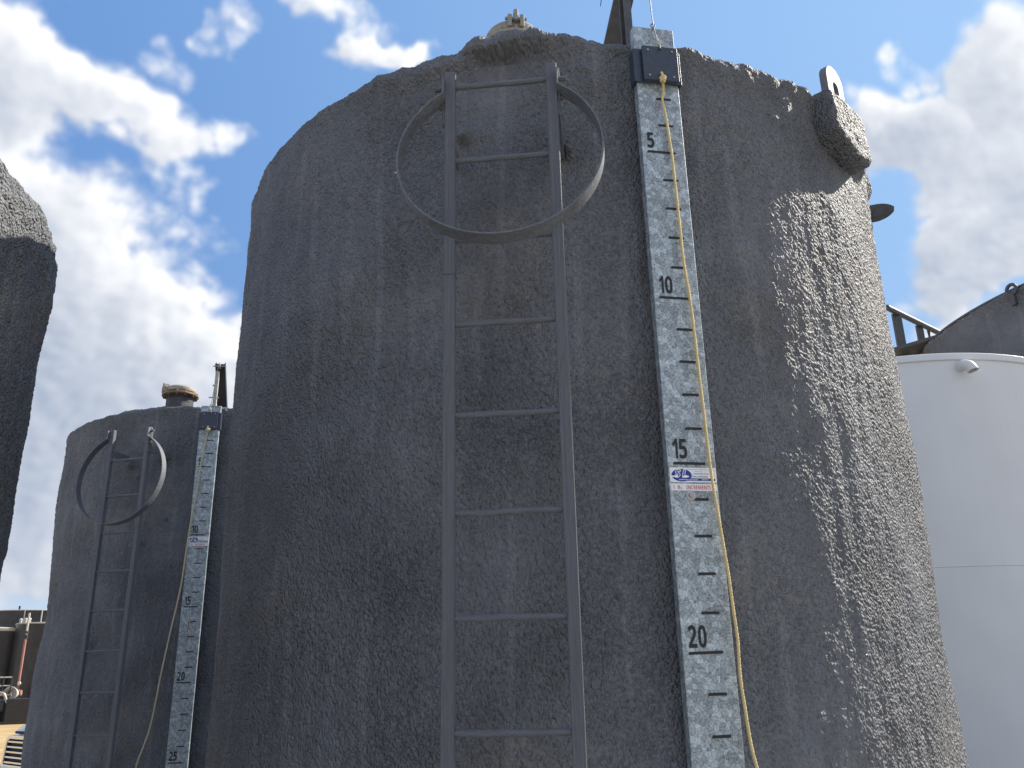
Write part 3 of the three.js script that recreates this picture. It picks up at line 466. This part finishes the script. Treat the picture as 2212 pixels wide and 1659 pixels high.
// main rope: tied under the slider, slack in front of the board and then past its edge
{
  const px = [[1433, 199], [1431, 215], [1436.6, 243], [1441.5, 271], [1447, 306], [1451.5, 335], [1458, 392], [1468, 484], [1477, 566], [1489, 636], [1497, 695], [1508, 790], [1519, 880], [1529, 965], [1539, 1040], [1552, 1115], [1563, 1180], [1574, 1245], [1584, 1317], [1593, 1379], [1599, 1461], [1609, 1529], [1623, 1612], [1635, 1659], [1652, 1740], [1668, 1830]];
  const k0 = polar(M, RB + 0.034, G1 + 0.25, 3.724), pts = [new THREE.Vector3(k0[0], 3.712, k0[2]), ...px.map(([x, y], i) => onCyl(x, y, M, RB + 0.014 + Math.min(0.02, i * 0.0008)))];
  const t = rope('rope', 'yellow twisted rope tied under the slider, hanging along the board beside the lifting lug', pts, 0.0052, ropeYellow, new THREE.Vector3(k0[0], 3.724, k0[2])); knot(t, 0.006, ropeYellow);
}
{
  const px = [[446, 945], [440, 975], [434, 1002], [426, 1058], [412, 1128], [403, 1184], [391, 1264], [364, 1382], [347, 1460], [325, 1567], [310, 1612], [297, 1645], [288, 1680], [275, 1740]];
  const k0 = polar(T2, RB + 0.034, G2, 3.668), pts = [new THREE.Vector3(k0[0], 3.655, k0[2]), ...px.map(([x, y], i) => onCyl(x, y, T2, RB + 0.02))];
  const t = rope('rope', 'pale yellow rope swinging left of the board on the tank with the rusty-flanged hatch', pts, 0.0066, ropePale, new THREE.Vector3(k0[0], 3.668, k0[2])); knot(t, 0.009, ropePale);
}
// roof brackets that carry the cable, and the cables
function bracket(label, C, deg, rad, roof, apex, inboard, k) {
  const [x, , z] = polar(C, rad, deg), t = thing('cable_bracket', label, 'bracket', [x, roof, z], deg * D2R), H = apex - roof;
  const web = channelShape(0.085, 0.045, 0.007);
  const ax = k ? -0.005 : -0.045, back = barAlong(web, [ax, -0.02, -inboard], [k ? ax : 0.05, H, k ? 0 : -0.09], new THREE.Vector3(0, 0.3, 1));
  const b = part('channel_arm', back, k ? blackSteel : darkPaint, t);
  part('arm_slot', (() => { const s = new THREE.Shape(); s.absarc(0, 0.05, 0.008, 0, Math.PI); s.absarc(0, -0.05, 0.008, Math.PI, 2 * Math.PI); const g = new THREE.ShapeGeometry(s, 8), a = Math.atan2(inboard, H); g.rotateY(-Math.PI / 2); g.rotateX(a); g.translate(ax - 0.0435, H * 0.62, -inboard * 0.42); return g; })(), dullBlack, b);
  part('strut', barAlong(channelShape(k ? 0.035 : 0.06, 0.03, 0.006), [k ? -0.02 : -0.028, -0.05, k ? -0.075 : -0.13], [k ? -0.008 : -0.028, H - 0.06, k ? -0.025 : -0.13], new THREE.Vector3(1, 0, 0)), k ? palePaint : darkPaint, t);
  part('foot_plate', box(0.16, 0.012, 0.14, -0.005, -0.02, -inboard + 0.02, 0.003), darkPaint, t);
  const pl = part('pulley', lathe([[0.006, -0.008], [0.03, -0.008], [0.024, 0], [0.03, 0.008], [0.006, 0.008]], 28).rotateZ(Math.PI / 2).translate(-0.005, H - 0.02, 0.0), steel, t); part('pulley_pin', rod([-0.06, H - 0.02, 0], [0.05, H - 0.02, 0], 0.006), steel, pl);
  if (k) part('bolt', [rod([-0.075, H * 0.55, -inboard * 0.42], [-0.03, H * 0.55, -inboard * 0.42], 0.008, 0.008, 6), rod([-0.085, 0.06, -0.06], [0.0, 0.06, -0.06], 0.006)], steel, t);
  return t;
}
bracket('dark steel channel bracket leaning over the rim, above the board beside the lifting lug', M, G1 - 0.6, RB + 0.004, 4.0, 4.64, 0.66, 0);
bracket('small black steel bracket on the roof beside the rusty-flanged hatch', T2, G2 + 1.2, RB - 0.03, 3.93, 4.285, 0.3, 1);
function cable(label, C, deg, rad, y0, y1, ring, off) {
  const a = polar(C, rad + 0.032, deg + 0.2, y0), m = polar(C, rad + 0.012, deg - 0.05, ring), b = polar(C, rad + 0.03, deg + off, y1);
  const t = thing('gauge_cable', label, 'cable', a); const g = part('wire', tube([a, [mix(a[0], m[0], 0.6), mix(y0, ring, 0.5), mix(a[2], m[2], 0.4)], m, [mix(m[0], b[0], 0.5), mix(ring, y1, 0.5), mix(m[2], b[2], 0.5)], b], 0.0021, 60, 6), cableSteel, t); g.position.set(-a[0], -a[1], -a[2]);
  part('tie', [new THREE.TorusGeometry(0.006, 0.0035, 7, 14).translate(0, 0.024, 0), new THREE.TorusGeometry(0.005, 0.0034, 7, 14).rotateY(1.2).translate(-0.003, 0.032, 0), tube([[0, 0.03, 0], [-0.006, 0.034, 0.003], [-0.012, 0.042, 0.003]], 0.002, 8, 5), tube([[0, 0.02, 0], [0.004, 0.008, 0], [0.003, -0.004, 0]], 0.0025, 8, 5)], twine, t);
  return t;
}
cable('thin steel cable rising from the slider beside the lifting lug', M, G1, RB, 3.862, 4.62, 3.984, -0.8);
cable('thin steel cable at the slider of the tank with the rusty-flanged hatch', T2, G2, RB, 3.818, 4.265, 3.891, 1.0);

// ------------------------------------------------------------------ white tank
const WT = [3.58, -8.17];
{
  const R = 1.64, t = thing('storage_tank', 'smooth white steel tank with a bent vent pipe near its rim', 'storage tank', [WT[0], 0, WT[1]]);
  const g = lathe([[R, 0], [R, 3.955], [R - 0.004, 3.962], [0.002, 4.07]], 128); const uv = g.attributes.uv, p = g.attributes.position; for (let i = 0; i < uv.count; i++) uv.setXY(i, uv.getX(i) * 4, p.getY(i) / 2.6);
  part('shell', g, whitePaint, t);
  part('rim', lathe([[R - 0.02, 3.945], [R + 0.012, 3.947], [R + 0.018, 3.953], [R + 0.018, 4.0], [R + 0.012, 4.006], [R - 0.03, 4.008], [R - 0.03, 3.945]], 128), whitePaint, t);
  for (const y of [2.31, 0.65]) part('weld_seam', new THREE.TorusGeometry(R + 0.0005, 0.0045, 6, 160).rotateX(Math.PI / 2).translate(0, y, 0), whitePaint, t);
  const a = 1.5 * D2R, v = new THREE.Group(); const n = [Math.sin(a), Math.cos(a)];
  const el = part('vent_elbow', (() => {
    const c = new THREE.CatmullRomCurve3([[0, 0, -0.05], [0, 0, 0.02], [0.004, -0.002, 0.055], [0.02, -0.022, 0.09], [0.03, -0.05, 0.105], [0.034, -0.068, 0.109]].map(q => new THREE.Vector3(...q)));
    return new THREE.TubeGeometry(c, 30, 0.043, 24, false);
  })(), whiteTrim, t, 'white bent vent pipe with a screened mouth'); el.position.set(n[0] * R, 3.888, n[1] * R); el.rotation.y = a;
  const end = new THREE.Group();
  const q = new THREE.Quaternion().setFromUnitVectors(new THREE.Vector3(0, 0, 1), new THREE.Vector3(0.19, -0.96, 0.2).normalize());
  const place = (name, geo, mat) => { const m = part(name, geo, mat, el); m.position.set(0.0325, -0.058, 0.1075); m.quaternion.copy(q); return m; };
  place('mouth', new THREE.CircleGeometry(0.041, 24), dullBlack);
  place('screen', [...[-0.026, -0.009, 0.009, 0.026].map(x => rod([x, -0.033, 0.009], [x, 0.033, 0.009], 0.0022, 0.0022, 6)), ...[-0.022, 0, 0.022].map(y => rod([-0.036, y, 0.0095], [0.036, y, 0.0095], 0.0022, 0.0022, 6))], whiteTrim);
  place('lip', new THREE.TorusGeometry(0.0425, 0.003, 8, 28).translate(0, 0, 0.01), whiteTrim);
}
// ------------------------------------------------------------------ large dark tank beyond the white one, with catwalk
{
  const C = [10.12, -11.14], R = 4.15, H = 6.0, t = thing('storage_tank', 'big dark grey foam-coated tank rising behind the white tank, ringed by a pipe', 'storage tank', [C[0], 0, C[1]]);
  part('shell', foamShell({ R, H, seed: 14, a0: -110, a1: -15, z0: 3.6, step: 0.022, rough: 0.9, lip: 1.2, roofRise: 0.4 }), foam, t);
  const pts = []; for (let d = -100; d <= 20; d += 6) { const [x, , z] = polar([0, 0], R - 0.05, d); pts.push([x, H + 0.03 + 0.012 * Math.sin(d), z]); }
  part('rim_pipe', tube(pts, 0.022, 120, 10), darkPaint, t);
  const e = onCyl(2185, 627, C, R + 0.02), ey = part('lifting_eye', [new THREE.TorusGeometry(0.065, 0.022, 10, 28), box(0.06, 0.16, 0.05, 0, -0.13, 0, 0.008)], darkPaint, t); ey.position.set(e.x - C[0], H + 0.0, e.z - C[1]); ey.rotation.y = Math.atan2(e.x - C[0], e.z - C[1]);
}
{
  // catwalk beside it: deck, posts and a pipe rail
  const a = atD(1934, 676, 13.5), b = atD(2010, 713, 14.55), t = thing('catwalk', 'grey steel catwalk with pipe handrail reaching the big dark tank', 'catwalk', [a.x, 0, a.z]);
  const rel = (p, y) => [p.x - a.x, y, p.z - a.z], yr = 6.78, yd = 6.02, dir = b.clone().sub(a).setY(0).normalize(), e = b.clone().addScaledVector(dir, 0.5), s = a.clone().addScaledVector(dir, -0.25);
  part('handrail', rod(rel(s, yr), rel(e, yr), 0.045, 0.045, 16), darkPaint, t);
  const side = new THREE.Vector3(-dir.z, 0, dir.x), tri = new THREE.Shape();
  for (const [px, w] of [[1943, 0.13], [1988, 0.10]]) { const p = atD(px, 720, px < 1960 ? 13.6 : 14.3); part('post', box(w, yr - yd + 0.9, 0.06, p.x - a.x, (yr + yd) / 2 - 0.45, p.z - a.z, 0.005), darkPaint, t); }
  const dk = part('deck', new THREE.BoxGeometry(2.2, 0.05, 0.8), darkPaint, t); const mid = a.clone().lerp(b, 0.6).addScaledVector(side, 0.35); dk.position.set(mid.x - a.x, yd + 0.02, mid.z - a.z); dk.rotation.y = Math.atan2(-dir.z, dir.x);
  for (const k of [0.2, 0.5]) part('brace', rod([b.x - a.x - 0.1 * k, yr - 0.03, b.z - a.z], [b.x - a.x + 0.18 * k, yd + 0.4, b.z - a.z - 0.2], 0.012), darkPaint, t);
  for (const px of [1943, 1988]) { const p = atD(px, 720, px < 1960 ? 13.6 : 14.3); part('support_leg', box(0.1, 5.2, 0.1, p.x - a.x, 2.6, p.z - a.z, 0.006), darkPaint, t); }
}

// ------------------------------------------------------------------ far tanks at the left
function farTank(label, p, R, H, rim, rimMat) {
  const t = thing('storage_tank', label, 'storage tank', [p.x, 0, p.z]);
  const g = lathe([[R, 0], [R, H - rim], [R, H - 0.01]], 64); const uv = g.attributes.uv, q = g.attributes.position; for (let i = 0; i < uv.count; i++) uv.setXY(i, uv.getX(i) * 4, q.getY(i) / 3);
  part('shell', g, farBlack, t);
  part('rim', lathe([[R - 0.05, H - rim], [R + 0.03, H - rim], [R + 0.035, H - 0.02], [R, H], [R - 0.05, H]], 64), rimMat, t);
  part('roof', lathe([[R - 0.04, H - 0.01], [0.01, H + R * 0.07]], 64), rimMat, t);
  return t;
}
{
  const A = atD(75, 1400, 57.5), B = atD(103, 1400, 50.8), Cc = atD(-6, 1400, 52.6);
  const ta = farTank('tall glossy black tank far off, standing behind two lower black tanks', A, 2.6, 5.55, 0.06, palePaint);
  for (const [px, y0] of [[52, 4.75], [89, 4.7]]) { const p = onCyl(px, 1335, [A.x, A.z], 2.63); part('downpipe', rod([p.x - A.x, y0, p.z - A.z], [p.x - A.x, 5.5, p.z - A.z], 0.035), palePaint, ta); }
  part('roof_vent', rod([-0.55, 5.5, 1.2], [-0.55, 5.85, 1.2], 0.05), dullBlack, ta);
  const tb = farTank('low black tank far off with a red standpipe before it', B, 1.55, 4.55, 0.07, palePaint);
  for (const [dx, dz] of [[-0.9, 1.2], [-0.55, 1.4], [-0.3, 1.5]]) part('roof_fitting', [rod([dx, 4.5, dz], [dx, 4.68, dz], 0.06), new THREE.SphereGeometry(0.075, 10, 8).translate(dx, 4.7, dz)], palePaint, tb);
  farTank('low black tank far off with a broad pale roof edge, left of the red standpipe', Cc, 1.9, 4.35, 0.16, palePaint);
  // red standpipe with its valve
  const p0 = atD(37, 1497, 48.6), t = thing('standpipe', 'weathered red standpipe with a flanged valve, before the far black tanks', 'pipe', [p0.x, 0, p0.z]);
  const top = atD(70, 1324, 48.6).y;
  part('pipe', rod([0, 1.45, 0], [0, top - 1.15, 0], 0.055), pinkPaint, t); part('upper_pipe', rod([0, top - 1.1, 0], [0, top, 0], 0.05), palePaint, t);
  part('coupling', [rod([0, top - 1.2, 0], [0, top - 1.02, 0], 0.09, 0.09, 12), rod([0, top - 0.95, 0], [0, top - 0.85, 0], 0.1, 0.1, 12)], blackSteel, t);
  const vv = part('valve', [new THREE.SphereGeometry(0.17, 16, 12).translate(-0.02, 1.3, 0), rod([-0.3, 1.3, 0.08], [0.2, 1.3, 0], 0.12, 0.12, 16), rod([-0.31, 1.3, 0.08], [-0.26, 1.3, 0.07], 0.2, 0.2, 16)], pinkPaint, t);
  for (let k = 0; k < 8; k++) { const q = k / 8 * 6.283; part('stud', rod([-0.36, 1.3 + 0.155 * Math.sin(q), 0.09 + 0.155 * Math.cos(q)], [-0.22, 1.3 + 0.155 * Math.sin(q), 0.07 + 0.155 * Math.cos(q)], 0.022, 0.022, 6), rusty, vv); }
  part('lower_pipe', rod([0, 0, 0], [0, 1.25, 0], 0.05), blackSteel, t);
  // open flanged nozzle
  const n0 = atD(25, 1498, 47.8), nz = thing('flanged_nozzle', 'pale open pipe nozzle with a round flange, beside the red standpipe', 'pipe', [n0.x, 0, n0.z], 0.2);
  part('barrel', lathe([[0.13, -0.35], [0.2, -0.35], [0.2, 0.12], [0.3, 0.13], [0.31, 0.22], [0.29, 0.235], [0.13, 0.235], [0.13, -0.35]], 32).rotateX(Math.PI / 2).translate(0, n0.y, 0), palePaint, nz);
  part('stand', [box(0.12, n0.y - 0.15, 0.12, 0, (n0.y - 0.15) / 2, -0.1, 0.01), box(0.5, 0.04, 0.5, 0, 0.02, -0.1, 0.005)], blackSteel, nz);
  const kb = atD(42, 1476, 48.4), kt = thing('pressure_gauge', 'small white round gauge on a stem beside the red standpipe', 'gauge', [kb.x, 0, kb.z]);
  part('dial', [new THREE.SphereGeometry(0.085, 16, 12).scale(1, 1, 0.5).translate(0, kb.y, 0.02)], whiteTrim, kt); part('stem', rod([0, 0, 0], [0, kb.y, 0], 0.02), blackSteel, kt);
  // guard rail and skid machinery
  const r0 = atD(-60, 1460, 47.2), r1 = atD(27, 1460, 47.2), gr = thing('guard_rail', 'dark steel guard rail in front of the far black tanks', 'railing', [r0.x, 0, r0.z]);
  const dxr = r1.x - r0.x, dzr = r1.z - r0.z; for (const y of [1.98, 1.62, 1.2]) part('rail', rod([0, y, 0], [dxr, y, dzr], y < 1.3 ? 0.06 : 0.03), y < 1.3 ? rusty : palePaint, gr);
  for (let k = 0; k <= 5; k++) part('post', rod([dxr * k / 5, 0, dzr * k / 5], [dxr * k / 5, 2.0, dzr * k / 5], 0.032), blackSteel, gr);
  const s0 = atD(30, 1530, 46.6), sk = thing('pump_skid', 'black pump skid with pipes in front of the far black tanks', 'pump skid', [s0.x, 0, s0.z], 0.45);
  part('tub', box(1.5, 1.05, 1.0, 0.45, 0.55, 0, 0.05), blackSteel, sk); part('motor', [new THREE.CylinderGeometry(0.3, 0.3, 0.9, 24).rotateZ(Math.PI / 2).translate(-0.85, 0.75, 0.1), box(0.8, 0.4, 0.6, -0.85, 0.22, 0.1, 0.03)], blackSteel, sk);
  part('pipework', [tube([[-1.4, 0.5, 0.3], [-1.0, 1.25, 0.3], [-0.5, 1.3, 0.3], [-0.3, 0.9, 0.3]], 0.06, 24, 8), tube([[-0.8, 1.1, 0.2], [-0.7, 1.6, 0.2], [-0.75, 1.75, 0.2]], 0.035, 12, 8), tube([[-1.5, 0.3, 0.4], [-1.1, 0.8, 0.45], [-0.6, 0.75, 0.45]], 0.07, 20, 8)], steel, sk);
  part('skid_rail', [box(3.0, 0.12, 0.12, -0.3, 0.06, 0.45, 0.01), box(3.0, 0.12, 0.12, -0.3, 0.06, -0.45, 0.01)], blackSteel, sk);
}

// ------------------------------------------------------------------ parked car, nose showing past the tank
{
  const nose = atD(9, 1625, 12.6), toCam = Math.atan2(-nose.x, -nose.z), head = toCam - 70 * D2R;   // heading angle from +z toward +x
  const t = thing('parked_car', 'white car with a chrome slatted grille, nose showing beyond the tank with the rusty-flanged hatch', 'car', [nose.x, 0, nose.z], head);
  const carWhite = new THREE.MeshPhysicalMaterial({ color: lin(0.72, 0.70, 0.64), roughness: 0.35, clearcoat: 0.9, clearcoatRoughness: 0.08 }), chrome = new THREE.MeshStandardMaterial({ color: lin(0.75, 0.76, 0.78), roughness: 0.12, metalness: 1 });
  const glass = new THREE.MeshPhysicalMaterial({ color: lin(0.05, 0.06, 0.07), roughness: 0.05, clearcoat: 1 }), rubber = new THREE.MeshStandardMaterial({ color: lin(0.02, 0.02, 0.02), roughness: 0.85 }), lampGlass = new THREE.MeshPhysicalMaterial({ color: lin(0.75, 0.78, 0.8), roughness: 0.08, clearcoat: 1 });
  // local frame: +z is forwards; the grille's right end sits at the origin, the body lies behind
  const car = new THREE.Group(); const ox = 0.52, oz = -0.04;         // shift so that the grille end meets the origin
  const half = 0.93;
  const prof = [[0.0, 0.42], [-0.01, 0.62], [-0.03, 0.98], [-0.07, 1.11], [-0.18, 1.18], [-0.6, 1.22], [-1.15, 1.24], [-1.45, 1.26], [-2.05, 1.66], [-2.5, 1.76], [-3.9, 1.74], [-4.55, 1.62], [-4.85, 1.15], [-4.92, 0.8], [-4.88, 0.4], [-4.3, 0.36], [-0.5, 0.34]];
  const P = [], I = [], seg = 14, nP = prof.length;                   // loft the side profile across the width, narrowing nose and cabin
  for (let j = 0; j <= seg; j++) {
    const u = j / seg * 2 - 1, c = Math.abs(u);
    for (const [z, y] of prof) { const cabin = sm(1.15, 1.7, y), w = half * (1 - 0.2 * cabin), pull = Math.pow(c, 4), dz = z > -1.2 ? -0.20 * pull * sm(-1.2, 0, z) : 0.2 * pull * sm(-4, -4.9, z) * 1; const dy = -0.05 * pull * sm(0.9, 1.2, y); P.push(u * w, y + dy, z + dz); }
  }
  for (let j = 0; j < seg; j++) for (let k = 0; k < nP; k++) { const a = j * nP + k, b = j * nP + (k + 1) % nP; I.push(a, a + nP, b, b, a + nP, b + nP); }
  for (const j of [0, seg]) for (let k = 1; k < nP - 1; k++) I.push(j * nP, j * nP + k, j * nP + k + 1);
  const bg = new THREE.BufferGeometry(); bg.setAttribute('position', new THREE.Float32BufferAttribute(P, 3)); bg.setIndex(I); bg.computeVertexNormals(); bg.translate(ox, 0, oz);
  part('body', bg, carWhite, t);
  part('windscreen', (() => { const g = new THREE.BufferGeometry(); g.setAttribute('position', new THREE.Float32BufferAttribute([-0.78, 1.235, -1.46, 0.78, 1.235, -1.46, 0.68, 1.64, -2.0, -0.68, 1.64, -2.0].map((v, i) => v + (i % 3 === 1 ? 0.012 : i % 3 === 2 ? 0.02 : 0)), 3)); g.setIndex([0, 1, 2, 0, 2, 3]); g.computeVertexNormals(); g.translate(ox, 0, oz); return g; })(), glass, t);
  for (const s of [-1, 1]) {
    const side = part('side_window', box(0.012, 0.36, 2.2, ox + s * 0.83, 1.46, oz - 3.0, 0.005), glass, t); side.rotation.z = 0;
    const dr = part('door', box(0.012, 0.66, 1.05, ox + s * 0.928, 0.82, oz - 2.2, 0.005), carWhite, t); part('door_handle', box(0.02, 0.03, 0.16, ox + s * 0.94, 1.0, oz - 2.5, 0.005), chrome, dr);
    const hl = part('headlight', new THREE.SphereGeometry(0.16, 20, 12).scale(1.25, 0.6, 0.7).translate(ox + s * 0.72, 0.88, oz - 0.2), lampGlass, t);
    for (const z of [-0.95, -3.85]) { const wh = part('tyre', new THREE.TorusGeometry(0.27, 0.1, 14, 32).rotateY(Math.PI / 2).translate(ox + s * 0.84, 0.37, oz + z), rubber, t); part('rim', new THREE.CylinderGeometry(0.2, 0.22, 0.12, 24).rotateZ(Math.PI / 2).translate(ox + s * 0.86, 0.37, oz + z), chrome, wh); }
  }
  const gy0 = 0.70, gy1 = 1.04, gw = 0.52;
  const shape = new THREE.Shape(); shape.moveTo(-gw + 0.03, gy0); shape.lineTo(gw - 0.03, gy0); shape.quadraticCurveTo(gw, gy0, gw + 0.0, gy0 + 0.05); shape.lineTo(gw - 0.05, gy1 - 0.05); shape.quadraticCurveTo(gw - 0.08, gy1, gw - 0.14, gy1); shape.lineTo(-gw + 0.14, gy1); shape.quadraticCurveTo(-gw + 0.08, gy1, -gw + 0.05, gy1 - 0.05); shape.lineTo(-gw, gy0 + 0.05); shape.quadraticCurveTo(-gw, gy0, -gw + 0.03, gy0);
  const inner = new THREE.Path(shape.getPoints(8).map(p => new THREE.Vector2(p.x * 0.93, (p.y - 0.87) * 0.86 + 0.87))); const backing = new THREE.ShapeGeometry(shape, 8); shape.holes.push(inner);
  const gr = part('grille', new THREE.ExtrudeGeometry(shape, { depth: 0.05, bevelEnabled: true, bevelSize: 0.008, bevelThickness: 0.01, bevelSegments: 2 }).translate(ox, 0, oz + 0.0), chrome, t, 'chrome slatted grille');
  part('grille_backing', backing.translate(ox, 0, oz + 0.012), dullBlack, gr);
  for (let k = 0; k < 5; k++) part('slat', box((gw - 0.03 - k * 0.008) * 1.86, 0.022, 0.04, ox, gy0 + 0.055 + k * 0.056, oz + 0.035, 0.006), chrome, gr);
  part('bumper', box(1.62, 0.30, 0.26, ox, 0.555, oz + 0.06, 0.09), carWhite, t); part('hood_gap', box(0.96, 0.03, 0.03, ox, 1.075, oz - 0.045, 0.01), dullBlack, t);
}

renderer.render(scene, camera);
